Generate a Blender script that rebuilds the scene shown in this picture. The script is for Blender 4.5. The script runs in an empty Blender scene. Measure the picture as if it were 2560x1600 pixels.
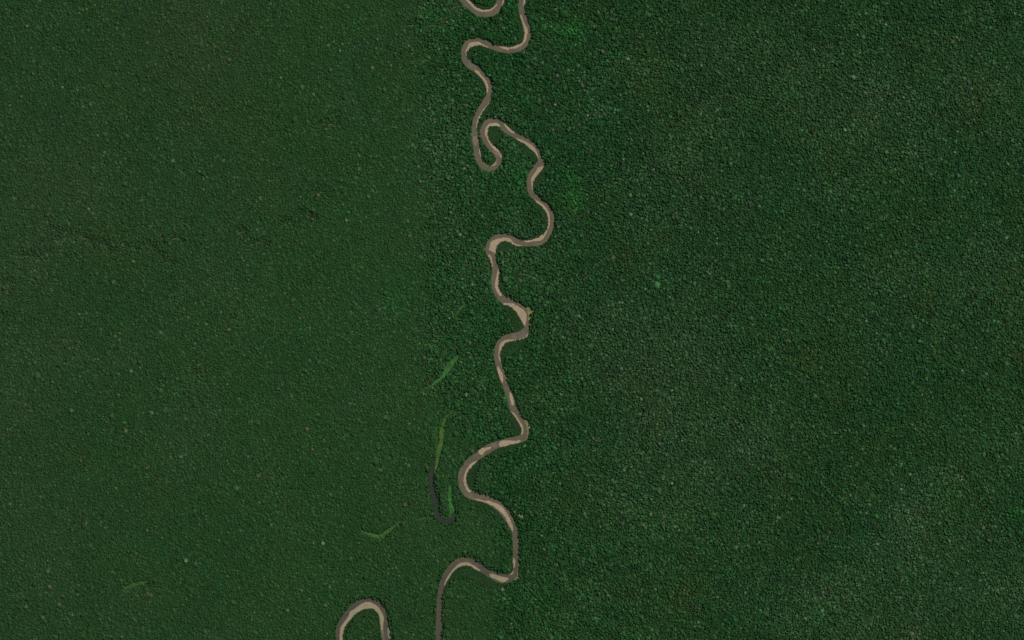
import bpy, math, random
import numpy as np
from mathutils import Vector
from mathutils.geometry import tessellate_polygon

# ------------------------------------------------------------------ camera, light
S = 4.0                                  # metres per photograph pixel (photograph is 2560 x 1600)
def W(px, py): return ((px - 1280.0) * S, (800.0 - py) * S)

scn = bpy.context.scene
H_CAM = 40000.0
cd = bpy.data.cameras.new('camera'); cam = bpy.data.objects.new('camera', cd)
scn.collection.objects.link(cam)
cam.location = (0, 0, H_CAM)
cd.sensor_width = 36.0
cd.lens = 36.0 * H_CAM / (2560 * S)
cd.clip_start = 100.0
cd.clip_end = 300000.0
scn.camera = cam

SUN_EL, SUN_AZ = math.radians(50), math.radians(48)      # sun in the north-east
world = bpy.data.worlds.new('World'); scn.world = world
world.use_nodes = True
nt = world.node_tree
bg = nt.nodes['Background']
sky = nt.nodes.new('ShaderNodeTexSky'); sky.sky_type = 'NISHITA'
sky.sun_disc = False
sky.sun_elevation = SUN_EL; sky.sun_rotation = SUN_AZ
nt.links.new(sky.outputs[0], bg.inputs[0])
bg.inputs[1].default_value = 0.052
sd = bpy.data.lights.new('sun', 'SUN'); sd.energy = 3.1; sd.angle = math.radians(0.5)
sd.color = (1.0, 0.96, 0.90)
sun = bpy.data.objects.new('sun', sd); scn.collection.objects.link(sun)
sv = Vector((math.sin(SUN_AZ) * math.cos(SUN_EL), math.cos(SUN_AZ) * math.cos(SUN_EL), math.sin(SUN_EL)))
sun.rotation_euler = sv.to_track_quat('Z', 'Y').to_euler()
sun.location = sv * 20000
scn.view_settings.view_transform = 'Standard'
scn.view_settings.look = 'None'
scn.view_settings.exposure = 0.0
scn.view_settings.gamma = 1.0
scn.view_settings.use_curve_mapping = False

rng = np.random.default_rng(7)
random.seed(7)
COL = scn.collection

# ------------------------------------------------------------------ helpers
def tag(o, label=None, cat=None, group=None, kind=None):
    if label: o['label'] = label
    if cat: o['category'] = cat
    if group: o['group'] = group
    if kind: o['kind'] = kind
    return o

def mesh_obj(name, verts, faces, mat, parent=None, smooth=False):
    me = bpy.data.meshes.new(name)
    me.from_pydata([tuple(map(float, v)) for v in verts], [], faces)
    me.update()
    if smooth: me.shade_smooth()
    me.materials.append(mat)
    o = bpy.data.objects.new(name, me); COL.objects.link(o)
    if parent: o.parent = parent
    return o

def ncol(a):
    return (a[0], a[1], a[2], 1.0)

def noise_mat(name, cols, scale, detail=6, rough=0.95, spec=0.1, bump=None, scale2=None, ygrad=None, stops=None):
    """colour ramp over position noise (scale in 1/m)"""
    m = bpy.data.materials.new(name); m.use_nodes = True
    t = m.node_tree; b = t.nodes['Principled BSDF']
    geo = t.nodes.new('ShaderNodeNewGeometry')
    n = t.nodes.new('ShaderNodeTexNoise'); n.inputs['Scale'].default_value = scale
    n.inputs['Detail'].default_value = detail; n.inputs['Roughness'].default_value = 0.6
    t.links.new(geo.outputs['Position'], n.inputs['Vector'])
    r = t.nodes.new('ShaderNodeValToRGB')
    while len(r.color_ramp.elements) < len(cols): r.color_ramp.elements.new(0.5)
    for i, c in enumerate(cols):
        r.color_ramp.elements[i].position = stops[i] if stops else 0.32 + 0.36 * i / (len(cols) - 1)
        r.color_ramp.elements[i].color = ncol(c)
    t.links.new(n.outputs['Fac'], r.inputs['Fac'])
    out = r.outputs['Color']
    if scale2:
        n2 = t.nodes.new('ShaderNodeTexNoise'); n2.inputs['Scale'].default_value = scale2
        n2.inputs['Detail'].default_value = 4
        t.links.new(geo.outputs['Position'], n2.inputs['Vector'])
        mr = t.nodes.new('ShaderNodeMapRange')
        mr.inputs['From Min'].default_value = 0.3; mr.inputs['From Max'].default_value = 0.7
        mr.inputs['To Min'].default_value = 0.86; mr.inputs['To Max'].default_value = 1.14
        t.links.new(n2.outputs['Fac'], mr.inputs['Value'])
        mx = t.nodes.new('ShaderNodeMix'); mx.data_type = 'RGBA'; mx.blend_type = 'MULTIPLY'
        mx.inputs['Factor'].default_value = 1
        t.links.new(out, mx.inputs['A']); t.links.new(mr.outputs['Result'], mx.inputs['B'])
        out = mx.outputs['Result']
    if ygrad:                                   # water / sand colour multiplied by a tint along Y
        y0, y1, c = ygrad
        sp = t.nodes.new('ShaderNodeSeparateXYZ'); t.links.new(geo.outputs['Position'], sp.inputs[0])
        mr = t.nodes.new('ShaderNodeMapRange')
        mr.inputs['From Min'].default_value = y0; mr.inputs['From Max'].default_value = y1
        t.links.new(sp.outputs['Y'], mr.inputs['Value'])
        mx = t.nodes.new('ShaderNodeMix'); mx.data_type = 'RGBA'; mx.blend_type = 'MULTIPLY'
        t.links.new(mr.outputs['Result'], mx.inputs['Factor'])
        t.links.new(out, mx.inputs['A']); mx.inputs['B'].default_value = ncol(c)
        out = mx.outputs['Result']
    t.links.new(out, b.inputs['Base Color'])
    b.inputs['Roughness'].default_value = rough
    b.inputs['Specular IOR Level'].default_value = spec
    if bump:
        bs, bd = bump
        n3 = t.nodes.new('ShaderNodeTexNoise'); n3.inputs['Scale'].default_value = bs
        n3.inputs['Detail'].default_value = 3
        t.links.new(geo.outputs['Position'], n3.inputs['Vector'])
        bp = t.nodes.new('ShaderNodeBump'); bp.inputs['Distance'].default_value = bd
        t.links.new(n3.outputs['Fac'], bp.inputs['Height'])
        t.links.new(bp.outputs['Normal'], b.inputs['Normal'])
    return m

YB = (800 - 1290) * S
YC = (800 - 1440) * S
M_water = noise_mat('river_water', [(.092, .092, .055), (.114, .096, .058), (.134, .102, .062)], .006, 5, .6, .25,
                    scale2=.03, ygrad=(YB, YC, (.66, .68, .76)))
M_shoal = noise_mat('shallow_water', [(.15, .115, .08), (.20, .15, .11), (.25, .19, .14)], .012, 5, .6, .2, scale2=.05)
M_greyshoal = noise_mat('grey_shallow_water', [(.10, .10, .065), (.13, .12, .082), (.17, .155, .115)], .012, 5, .6, .2, scale2=.05)
M_sand = noise_mat('sand', [(.315, .25, .158), (.365, .278, .178), (.41, .315, .21)], .007, 6, .95, .1,
                   scale2=.05, ygrad=(YB, YC, (.82, .91, .86)))
M_wet = noise_mat('wet_sand', [(.14, .11, .065), (.18, .13, .08), (.21, .145, .095)], .01, 6, .8, .2, scale2=.05)
M_bank = noise_mat('bank_mud', [(.055, .072, .034), (.11, .105, .058), (.18, .15, .09)], .012, 5, .95, .1)
M_ochre = noise_mat('ochre_soil', [(.08, .11, .035), (.18, .175, .075), (.32, .28, .15)], .05, 5, .95, .1)
M_white = noise_mat('bleached_sand', [(.13, .14, .10), (.20, .20, .15), (.27, .27, .22)], .02, 5, .95, .1)
M_floor = noise_mat('forest_floor', [(.011, .034, .012), (.016, .045, .015), (.022, .040, .015)], .01, 5, 1.0, 0)
M_lake = noise_mat('dark_lake_water', [(.014, .032, .014), (.020, .031, .018), (.027, .031, .023)], .012, 5, .5, .3, scale2=.04)
M_creek = noise_mat('creek_water', [(.09, .115, .05), (.155, .15, .08), (.22, .20, .12)], .02, 4, .8, .2)
M_far = noise_mat('far_canopy', [(.010, .038, .013), (.015, .050, .018), (.022, .056, .020)], .02, 8, 1.0, 0, bump=(.05, 8))
M_trunk = noise_mat('bark', [(.10, .08, .06), (.16, .13, .10)], .5)

def foliage_mat(name):
    m = bpy.data.materials.new(name); m.use_nodes = True
    t = m.node_tree; b = t.nodes['Principled BSDF']
    a = t.nodes.new('ShaderNodeVertexColor'); a.layer_name = 'leaf_colour'
    geo = t.nodes.new('ShaderNodeNewGeometry')
    n = t.nodes.new('ShaderNodeTexNoise'); n.inputs['Scale'].default_value = .22
    n.inputs['Detail'].default_value = 4
    t.links.new(geo.outputs['Position'], n.inputs['Vector'])
    mr = t.nodes.new('ShaderNodeMapRange')
    mr.inputs['From Min'].default_value = 0.3; mr.inputs['From Max'].default_value = 0.7
    mr.inputs['To Min'].default_value = 0.7; mr.inputs['To Max'].default_value = 1.3
    t.links.new(n.outputs['Fac'], mr.inputs['Value'])
    mx = t.nodes.new('ShaderNodeMix'); mx.data_type = 'RGBA'; mx.blend_type = 'MULTIPLY'
    mx.inputs['Factor'].default_value = 1
    t.links.new(a.outputs['Color'], mx.inputs['A']); t.links.new(mr.outputs['Result'], mx.inputs['B'])
    t.links.new(mx.outputs['Result'], b.inputs['Base Color'])
    b.inputs['Roughness'].default_value = .9
    b.inputs['Specular IOR Level'].default_value = .08
    return m
M_leaf = foliage_mat('canopy_leaves')

# ------------------------------------------------------------------ traced river (coordinates read off enlargements of the photo)
K = 2419 / 400.0
REG = dict(A=(1040, 0, K), B=(1080, 230, K), C=(1120, 470, K), D=(1120, 700, K), E=(1100, 920, K),
           F=(1020, 1140, K), G=(1020, 1350, K), H=(780, 1350, K), O=(1000, 1000, 4.4475), P=(1000, 850, 10.08),
           Q=(850, 1260, 10.08), L=(0, 520, 4.83), N=(560, 450, 7.118), X=(0, 0, 1.0),
           T=(560, 1200, 3.78), J=(0, 400, 3.78), V=(560, 0, 3.78), Z=(1920, 1200, 3.78), Y=(2200, 1300, 6.72))
def R(reg, pts):
    ox, oy, k = REG[reg]
    out = []
    for p in pts:
        q = [ox + p[0] / k, oy + p[1] / k]
        if len(p) > 2: q.append(p[2] / k)
        out.append(tuple(q))
    return out

river_pts = (
    R('X', [(1150, -320, 18), (1118, -130, 18), (1138, -45, 18)]) +
    R('A', [(730, 0, 106), (810, 80, 110), (895, 160, 102), (975, 196, 106), (1035, 204, 106), (1110, 197, 106),
            (1190, 160, 108), (1250, 80, 110), (1276, 0, 108)]) +
    R('X', [(1254, -30, 17), (1280, -52, 17), (1303, -30, 17)]) +
    R('A', [(1606, 0, 97), (1590, 100, 84), (1608, 200, 90), (1643, 300, 95), (1668, 400, 104), (1690, 500, 98),
            (1672, 606, 94), (1625, 685, 88), (1525, 735, 94), (1410, 757, 86), (1275, 742, 78), (1160, 708, 72),
            (1062, 665, 84), (985, 630, 95), (900, 628, 104), (795, 665, 120), (732, 755, 88), (727, 840, 80),
            (750, 915, 94), (800, 965, 112), (862, 1015, 108), (925, 1058, 90), (1000, 1138, 94), (1060, 1208, 95),
            (1100, 1290, 88), (1115, 1370, 78), (1105, 1430, 76), (1082, 1500, 92)]) +
    R('B', [(812, 150, 90), (748, 250, 82), (688, 350, 80), (655, 450, 72), (643, 550, 75), (648, 650, 98),
            (663, 750, 107), (674, 850, 100), (690, 950, 90), (715, 1040, 86), (760, 1108, 86), (830, 1150, 74),
            (900, 1155, 72), (965, 1122, 78), (1010, 1050, 82), (1008, 980, 94), (965, 905, 94), (895, 840, 86),
            (832, 760, 88), (790, 665, 100), (783, 590, 105), (812, 500, 102), (865, 458, 108), (930, 455, 108),
            (1000, 468, 92), (1052, 492, 100), (1100, 548, 102), (1182, 610, 88), (1262, 660, 76), (1345, 700, 82),
            (1443, 752, 94), (1518, 812, 98), (1580, 880, 86), (1612, 945, 58), (1636, 1003, 66), (1648, 1055, 100),
            (1622, 1115, 122), (1572, 1190, 118), (1515, 1258, 120), (1488, 1330, 104), (1483, 1400, 88)]) +
    R('C', [(1240, 0, 82), (1252, 55, 80), (1298, 120, 80), (1365, 178, 78), (1440, 238, 85), (1508, 313, 88),
            (1553, 400, 84), (1562, 480, 78), (1560, 560, 75), (1540, 635, 78), (1503, 705, 85), (1445, 770, 110),
            (1362, 808, 106), (1280, 830, 95), (1190, 838, 86), (1100, 834, 82), (1025, 812, 96), (965, 775, 98),
            (905, 750, 100), (840, 742, 104), (765, 758, 122), (697, 805, 145), (655, 880, 154), (645, 950, 152),
            (660, 1015, 116), (681, 1078, 84), (700, 1148, 78), (716, 1212, 88), (718, 1280, 104), (708, 1360, 108),
            (702, 1440, 105)]) +
    R('D', [(702, 60, 102), (712, 120, 100), (738, 182, 100), (788, 245, 105), (845, 298, 110), (912, 327, 110),
            (995, 365, 108), (1058, 413, 124), (1122, 478, 138), (1154, 560, 126), (1177, 640, 92), (1188, 700, 66),
            (1178, 755, 90), (1145, 808, 122), (1060, 840, 118), (960, 862, 110), (865, 890, 102), (802, 942, 104),
            (760, 1020, 100), (743, 1100, 83), (744, 1170, 86), (757, 1240, 88), (780, 1330, 88), (811, 1400, 92)]) +
    R('E', [(960, 165, 94), (992, 258, 92), (1020, 340, 88), (1050, 430, 92), (1078, 520, 96), (1098, 590, 102),
            (1130, 648, 104), (1176, 715, 92), (1220, 790, 90), (1266, 868, 88), (1284, 945, 88), (1280, 1018, 98),
            (1237, 1063, 108), (1148, 1085, 104), (1042, 1110, 100), (945, 1135, 100), (860, 1160, 105),
            (775, 1200, 118), (693, 1245, 124), (608, 1308, 116), (520, 1365, 115), (448, 1430, 124)]) +
    R('F', [(880, 175, 120), (838, 240, 124), (820, 320, 122), (824, 400, 118), (846, 480, 116), (888, 548, 116),
            (953, 598, 108), (1040, 615, 102), (1140, 640, 112), (1240, 675, 118), (1325, 725, 120), (1405, 785, 126),
            (1475, 870, 130), (1533, 960, 118), (1578, 1050, 108), (1610, 1130, 94), (1623, 1220, 82), (1628, 1320, 78)]) +
    R('G', [(1630, 150, 80), (1629, 230, 80), (1629, 320, 80), (1635, 400, 80), (1636, 465, 82), (1610, 525, 94),
            (1560, 568, 104), (1485, 583, 122), (1400, 573, 142), (1320, 545, 124), (1240, 503, 104), (1160, 455, 96),
            (1085, 412, 98), (1000, 355, 105), (930, 322, 108), (850, 320, 120), (768, 343, 120), (693, 392, 110),
            (628, 462, 102), (577, 550, 92), (537, 632, 82), (508, 716, 75), (494, 800, 68), (481, 880, 74),
            (477, 960, 72), (474, 1060, 74), (472, 1160, 80), (470, 1260, 82), (465, 1360, 78), (458, 1512, 72)]) +
    R('X', [(1093, 1650, 13), (1060, 1690, 14), (1005, 1685, 16), (972, 1640, 19)]) +
    R('H', [(1130, 1512, 122), (1110, 1390, 132), (1098, 1300, 120), (1085, 1200, 118), (1063, 1110, 114),
            (1015, 1030, 122), (955, 978, 134), (875, 957, 140), (800, 962, 144), (715, 990, 148), (630, 1050, 140),
            (558, 1125, 130), (490, 1215, 116), (440, 1300, 108), (418, 1390, 102), (412, 1512, 95)]) +
    R('X', [(846, 1650, 17), (866, 1740, 17), (850, 1900, 17)]))

def catmull(pts, step):
    P = np.array(pts, float)
    P = np.vstack([2 * P[0] - P[1], P, 2 * P[-1] - P[-2]])
    out = []
    for i in range(1, len(P) - 2):
        p0, p1, p2, p3 = P[i - 1], P[i], P[i + 1], P[i + 2]
        n = max(2, int(np.hypot(*(p2 - p1)[:2]) / step))
        for k in range(n):
            u = k / n
            out.append(0.5 * (2 * p1 + (p2 - p0) * u + (2 * p0 - 5 * p1 + 4 * p2 - p3) * u * u + (3 * p1 - p0 - 3 * p2 + p3) * u ** 3))
    out.append(P[-2])
    return np.array(out)

def smooth_noise(n, k, r):
    v = r.normal(size=n + 4 * k)
    ker = np.hanning(2 * k + 1); ker /= math.sqrt((ker ** 2).sum())
    return np.convolve(v, ker, 'same')[2 * k:2 * k + n]

def ribbon(name, pts, z, mat, extra=0.0, step=1.2, jit=0.3, parent=None, skirt=0.0, jk=2, seed=1):
    c = catmull(pts, step)
    r = np.random.default_rng(seed)
    d = np.gradient(c[:, :2], axis=0)
    d /= np.maximum(np.hypot(d[:, 0], d[:, 1])[:, None], 1e-6)
    nrm = np.stack([-d[:, 1], d[:, 0]], 1)
    w = np.maximum(c[:, 2] / 2 + extra, 0.05)
    l = c[:, :2] + nrm * (w + jit * smooth_noise(len(c), jk, r))[:, None]
    q = c[:, :2] - nrm * (w + jit * smooth_noise(len(c), jk, r))[:, None]
    V, F = [], []
    n = len(c)
    for i in range(n):
        for p in (l[i], c[i, :2], q[i]):
            x, y = W(p[0], p[1]); V.append((x, y, z))
    for i in range(n - 1):
        a = 3 * i
        F.append((a, a + 1, a + 4, a + 3)); F.append((a + 1, a + 2, a + 5, a + 4))
    o = mesh_obj(name, V, F, mat, parent)
    # faces must look up
    if o.data.polygons[0].normal.z < 0: o.data.flip_normals()
    return o

def plate(name, pts, z0, z1, mat, parent=None, grow=0.0, jit=0.25, seed=1, step=1.6):
    """a low raised sheet of ground with an uneven outline: top at z1, skirt down to z0"""
    P = np.array([p[:2] for p in pts], float)
    Q = np.vstack([P, P[0]])
    out = []
    for a, b in zip(Q[:-1], Q[1:]):
        n = max(1, int(np.hypot(*(b - a)) / step))
        for k in range(n): out.append(a + (b - a) * k / n)
    out = np.array(out)
    out = (np.roll(out, 1, 0) + 2 * out + np.roll(out, -1, 0)) / 4
    area = 0.5 * np.sum(out[:, 0] * np.roll(out[:, 1], -1) - np.roll(out[:, 0], -1) * out[:, 1])
    d = np.roll(out, -1, 0) - np.roll(out, 1, 0)
    d /= np.maximum(np.hypot(d[:, 0], d[:, 1])[:, None], 1e-6)
    nrm = np.stack([d[:, 1], -d[:, 0]], 1) * (1 if area > 0 else -1)
    r = np.random.default_rng(seed)
    out = out + nrm * (grow + jit * smooth_noise(len(out), 2, r))[:, None]
    n = len(out)
    top = [(*W(p[0], p[1]), z1) for p in out]
    low = [(*W(p[0], p[1]), z0) for p in out + nrm * 0.25]
    F = [tuple(f) for f in tessellate_polygon([[Vector(v) for v in top]])]
    F += [(i, (i + 1) % n, n + (i + 1) % n, n + i) for i in range(n)]
    o = mesh_obj(name, top + low, F, mat, parent)
    import bmesh
    bm = bmesh.new(); bm.from_mesh(o.data)
    for f in bm.faces:
        if abs(f.normal.z) > .9 and f.normal.z < 0: f.normal_flip()
    bm.to_mesh(o.data); bm.free()
    return o

# ------------------------------------------------------------------ the setting: ground, river, sand bars
G0 = 120000
mesh_obj('ground', [(-G0, -G0, 0), (G0, -G0, 0), (G0, G0, 0), (-G0, G0, 0)], [(0, 1, 2, 3)], M_floor)
tag(bpy.data.objects['ground'], 'dark forest floor under the rainforest canopy', kind='structure')
bank = ribbon('riverbank', river_pts, .15, M_bank, extra=.75, jit=.5, seed=3)
tag(bank, 'muddy strip of bank along both sides of the winding river', kind='structure')
river = ribbon('river', river_pts, .5, M_water, extra=-.35, jit=.25, seed=4)
tag(river, 'brown silty river winding through the rainforest from top to bottom', kind='structure')

SAND = [
 ('A', [(750,0),(800,50),(860,115),(920,160),(980,178),(1080,175),(1140,155),(1190,115),(1228,72),(1222,60),(1180,100),(1140,132),(1080,150),(1010,148),(950,130),(880,85),(830,35),(788,-5)], 'crescent sand bar inside the U bend at the top edge'),
 ('A', [(1318,-5),(1332,-5),(1328,40),(1300,92),(1308,40)], 'sliver of sand on the right tip of the top U bend'),
 ('A', [(1637,-5),(1658,-5),(1650,50),(1635,105),(1625,110),(1620,70),(1625,30)], 'short sand strip where the river enters at the top edge'),
 ('A', [(1572,215),(1588,225),(1615,300),(1650,380),(1682,430),(1688,490),(1672,540),(1667,590),(1642,640),(1592,690),(1520,726),(1450,742),(1420,738),(1410,715),(1480,705),(1540,680),(1600,640),(1635,590),(1645,500),(1638,430),(1612,340),(1586,280)], 'long curved sand bar inside the first big bend from the top'),
 ('A', [(1250,703),(1310,703),(1400,713),(1415,735),(1400,757),(1350,747),(1310,732)], 'small sand spit between the top two bends'),
 ('A', [(900,635),(960,640),(1000,670),(1110,722),(1080,718),(1000,690),(930,684),(860,702),(812,735),(780,775),(768,830),(765,855),(755,830),(756,760),(782,710),(798,660),(840,640)], 'hook shaped sand bar inside the upper left bend'),
 ('A', [(882,1065),(935,1070),(972,1120),(1002,1150),(1052,1210),(1082,1270),(1092,1350),(1082,1410),(1070,1400),(1066,1320),(1040,1255),(1005,1190),(955,1140),(905,1100)], 'slim pale sand bar below the upper left bend'),
 ('B', [(876,150),(866,190),(802,270),(752,340),(712,410),(692,470),(682,540),(666,530),(672,470),(696,400),(736,320),(786,250),(848,180)], 'narrow sand ribbon on the right bank above the hairpin loop'),
 ('B', [(714,860),(726,900),(738,950),(746,985),(728,960),(712,910)], 'thin sand edge on the inner left side of the hairpin loop'),
 ('B', [(770,1045),(800,1082),(850,1100),(908,1096),(942,1066),(958,1018),(974,1038),(970,1080),(942,1112),(880,1128),(828,1118),(788,1092)], 'crescent of sand inside the bottom of the hairpin loop'),
 ('B', [(910,475),(960,466),(1000,478),(1034,520),(1000,517),(940,510),(890,518),(854,550),(841,600),(849,650),(873,720),(922,800),(972,860),(1022,900),(1054,960),(1057,1012),(1040,990),(1018,932),(958,884),(896,822),(846,742),(818,680),(796,620),(803,560),(838,510),(870,483)], 'long sand bar lining the inside of the narrow loop'),
 ('B', [(1085,478),(1115,493),(1150,530),(1200,570),(1260,607),(1290,630),(1240,624),(1190,610),(1148,574),(1105,520)], 'pointed sand bar on the upper bank right of the narrow loop'),
 ('B', [(1262,698),(1330,716),(1420,752),(1492,796),(1544,842),(1584,908),(1604,968),(1608,1012),(1588,962),(1546,908),(1498,864),(1428,820),(1348,758),(1288,724)], 'long sand bar on the lower left bank of the diagonal reach'),
 ('B', [(1690,1122),(1662,1182),(1602,1242),(1552,1312),(1534,1380),(1528,1472),(1512,1470),(1503,1380),(1500,1300),(1538,1248),(1583,1188),(1598,1143),(1640,1133)], 'pale wedge of sand below the right hand elbow'),
 ('C', [(1265,-6),(1283,-6),(1285,30),(1270,15)], 'tail end of a sand strip on the right bank mid upper river'),
 ('C', [(1300,172),(1350,192),(1402,228),(1454,263),(1494,318),(1524,380),(1534,460),(1543,515),(1528,590),(1502,650),(1474,700),(1445,762),(1400,797),(1330,803),(1250,813),(1180,825),(1138,800),(1200,792),(1290,771),(1368,736),(1436,696),(1486,638),(1511,570),(1511,480),(1500,402),(1466,334),(1416,279),(1346,218)], 'sweeping sand bar inside the wide right hand bend'),
 ('C', [(840,750),(900,753),(952,773),(978,813),(1003,838),(1062,860),(1125,869),(1060,884),(1000,874),(956,840),(898,804),(840,799),(804,820),(764,872),(734,932),(715,1005),(690,968),(650,953),(618,940),(632,870),(648,820),(688,788),(760,770),(800,762)], 'broad sand bar filling the left hand bend in mid river'),
 ('C', [(628,1005),(652,1040),(667,1100),(680,1192),(666,1190),(652,1120),(632,1050),(598,1028)], 'thin sand strip on the left bank below the broad sand bar'),
 ('C', [(757,1218),(773,1240),(770,1330),(762,1420),(757,1516),(718,1516),(720,1440),(720,1380),(738,1320),(746,1260)], 'straight sand bar on the right bank mid river'),
 ('D', [(718,0),(755,0),(754,100),(782,170),(817,225),(800,237),(785,247),(748,192),(718,130),(713,80)], 'lower end of the straight right bank sand bar'),
 ('D', [(818,362),(860,348),(920,350),(982,358),(1052,398),(1122,438),(1172,488),(1187,540),(1182,620),(1167,692),(1154,692),(1126,640),(1086,572),(1036,494),(976,434),(908,375),(828,382)], 'wide pinkish sand bar opposite the ochre bank slip'),
 ('D', [(1217,798),(1225,832),(1202,862),(1172,858),(1188,830)], 'small sand patch at the corner below the ochre bank slip'),
 ('D', [(900,898),(960,902),(1040,903),(1120,882),(1172,858),(1130,889),(1040,920),(940,931),(873,956),(824,1012),(799,1062),(783,1110),(788,1180),(801,1252),(784,1243),(765,1180),(764,1110),(771,1040),(781,980),(816,938),(858,906)], 'curved sand bar inside the bend below the corner'),
 ('D', [(748,1295),(767,1328),(793,1368),(818,1430),(832,1470),(832,1530),(800,1530),(776,1450),(758,1390),(746,1340)], 'upper half of the sand bar on the left bank of the straight reach'),
 ('E', [(880,-5),(912,30),(943,90),(953,150),(947,235),(922,190),(897,120),(877,60),(860,-5)], 'tapering sand bar on the left bank of the straight reach'),
 ('E', [(1046,372),(1072,372),(1098,430),(1118,490),(1126,532),(1102,570),(1078,563),(1067,500),(1052,430)], 'short bright sand bar on the right bank of the straight reach'),
 ('E', [(1068,648),(1122,688),(1168,748),(1213,818),(1248,880),(1258,940),(1248,1000),(1222,1004),(1236,950),(1226,892),(1186,822),(1136,742)], 'narrow sand rim on the inside of the sharp elbow'),
 ('E', [(888,1155),(908,1108),(960,1098),(1060,1098),(1150,1103),(1190,1086),(1224,1105),(1190,1127),(1100,1153),(1000,1179),(908,1194)], 'long sand bar on the lower bank left of the sharp elbow'),
 ('E', [(586,1230),(650,1213),(720,1203),(777,1187),(767,1217),(702,1243),(662,1272),(642,1313),(598,1303),(576,1275)], 'island like sand bar on the upper bank of the diagonal reach'),
 ('E', [(562,1398),(520,1418),(458,1458),(425,1512),(472,1512),(514,1460)], 'sliver of sand at the head of the big left bend'),
 ('F', [(1042,78),(998,98),(936,168),(887,268),(874,338),(881,400),(918,462),(968,512),(1003,547),(960,543),(915,551),(878,500),(852,440),(839,370),(847,300),(877,220),(927,140),(977,98)], 'tall curved sand bar inside the big left bend'),
 ('F', [(980,650),(1050,648),(1150,678),(1230,678),(1292,703),(1372,733),(1432,778),(1484,850),(1524,920),(1554,990),(1584,1060),(1588,1150),(1558,1100),(1516,1022),(1476,932),(1426,874),(1356,804),(1276,750),(1176,704),(1076,679)], 'long sand bar on the lower left bank after the big left bend'),
 ('G', [(1590,266),(1613,290),(1622,330),(1612,400),(1594,424),(1588,340)], 'small sand bar on the left bank above the lower elbow'),
 ('G', [(1590,468),(1568,500),(1533,523),(1562,527),(1592,502)], 'tiny sand tip on the inside of the lower elbow'),
 ('G', [(1238,510),(1300,518),(1370,543),(1450,566),(1524,578),(1502,607),(1452,638),(1398,628),(1338,598),(1278,573),(1236,552)], 'thick sand bar in mid channel left of the lower elbow'),
 ('G', [(870,338),(922,348),(992,386),(1052,426),(1098,470),(1060,464),(998,430),(928,394),(850,386),(792,400),(733,430),(673,495),(623,565),(582,635),(549,695),(556,640),(596,560),(646,490),(696,430),(756,370),(818,343)], 'arched sand bar inside the lower left bend'),
 ('H', [(800,943),(890,941),(952,978),(1013,1033),(1063,1118),(1083,1170),(1078,1270),(1068,1370),(1044,1350),(1032,1260),(1027,1190),(1006,1112),(946,1054),(880,1030),(802,1040),(733,1070),(654,1124),(574,1204),(504,1292),(474,1380),(463,1520),(420,1520),(420,1400),(438,1310),(498,1230),(558,1150),(573,1085),(638,1048),(718,988)], 'broad arched sand bar in the bend cut by the bottom edge'),
]
sand_px = []
for i, (rg, pts, lab) in enumerate(SAND):
    P = R(rg, pts); sand_px.append(P)
    o = plate('sandbar', P, .5, 1.5 + .02 * i, M_sand, seed=20 + i, jit=.25, grow=.0)
    tag(o, lab, kind='structure')
    plate('wet_margin', P, .4, .7 + .015 * i, M_wet, parent=o, seed=20 + i, jit=.35, grow=.9)

SHOAL = [
 ('B', [(625,670),(690,665),(700,720),(668,812),(640,805),(618,730)], M_shoal, 'pale shallows left of the hairpin loop neck'),
 ('D', [(1050,800),(1150,785),(1190,830),(1110,860),(1060,880),(990,890),(960,860),(1000,820)], M_greyshoal, 'grey rippled shallows at the corner below the ochre bank slip'),
 ('E', [(790,1140),(870,1110),(890,1150),(880,1190),(830,1215),(780,1180)], M_greyshoal, 'grey shallows between two sand bars on the diagonal reach'),
 ('F', [(900,590),(960,570),(1000,620),(985,652),(930,640)], M_greyshoal, 'greyish shallows below the big left bend'),
 ('C', [(1290,860),(1400,838),(1470,800),(1500,760),(1480,815),(1410,868),(1300,880)], M_greyshoal, 'grey shallows along the outer edge of the wide right bend'),
 ('H', [(1040,1320),(1075,1330),(1090,1400),(1100,1512),(1060,1512),(1040,1420)], M_greyshoal, 'grey mud flat at the right limb of the bottom bend'),
 ('B', [(900,890),(985,870),(1030,930),(1040,1000),(1000,960),(960,940)], M_shoal, 'pale shallows in the right limb of the hairpin loop'),
 ('A', [(790,960),(850,955),(930,1035),(900,1060),(830,1030)], M_greyshoal, 'grey shallows in the upper left bend'),
]
for i, (rg, pts, m, lab) in enumerate(SHOAL):
    tag(plate('shoal', R(rg, pts), .45, .56 + .01 * i, m, seed=70 + i, jit=.3), lab, kind='structure')

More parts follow.
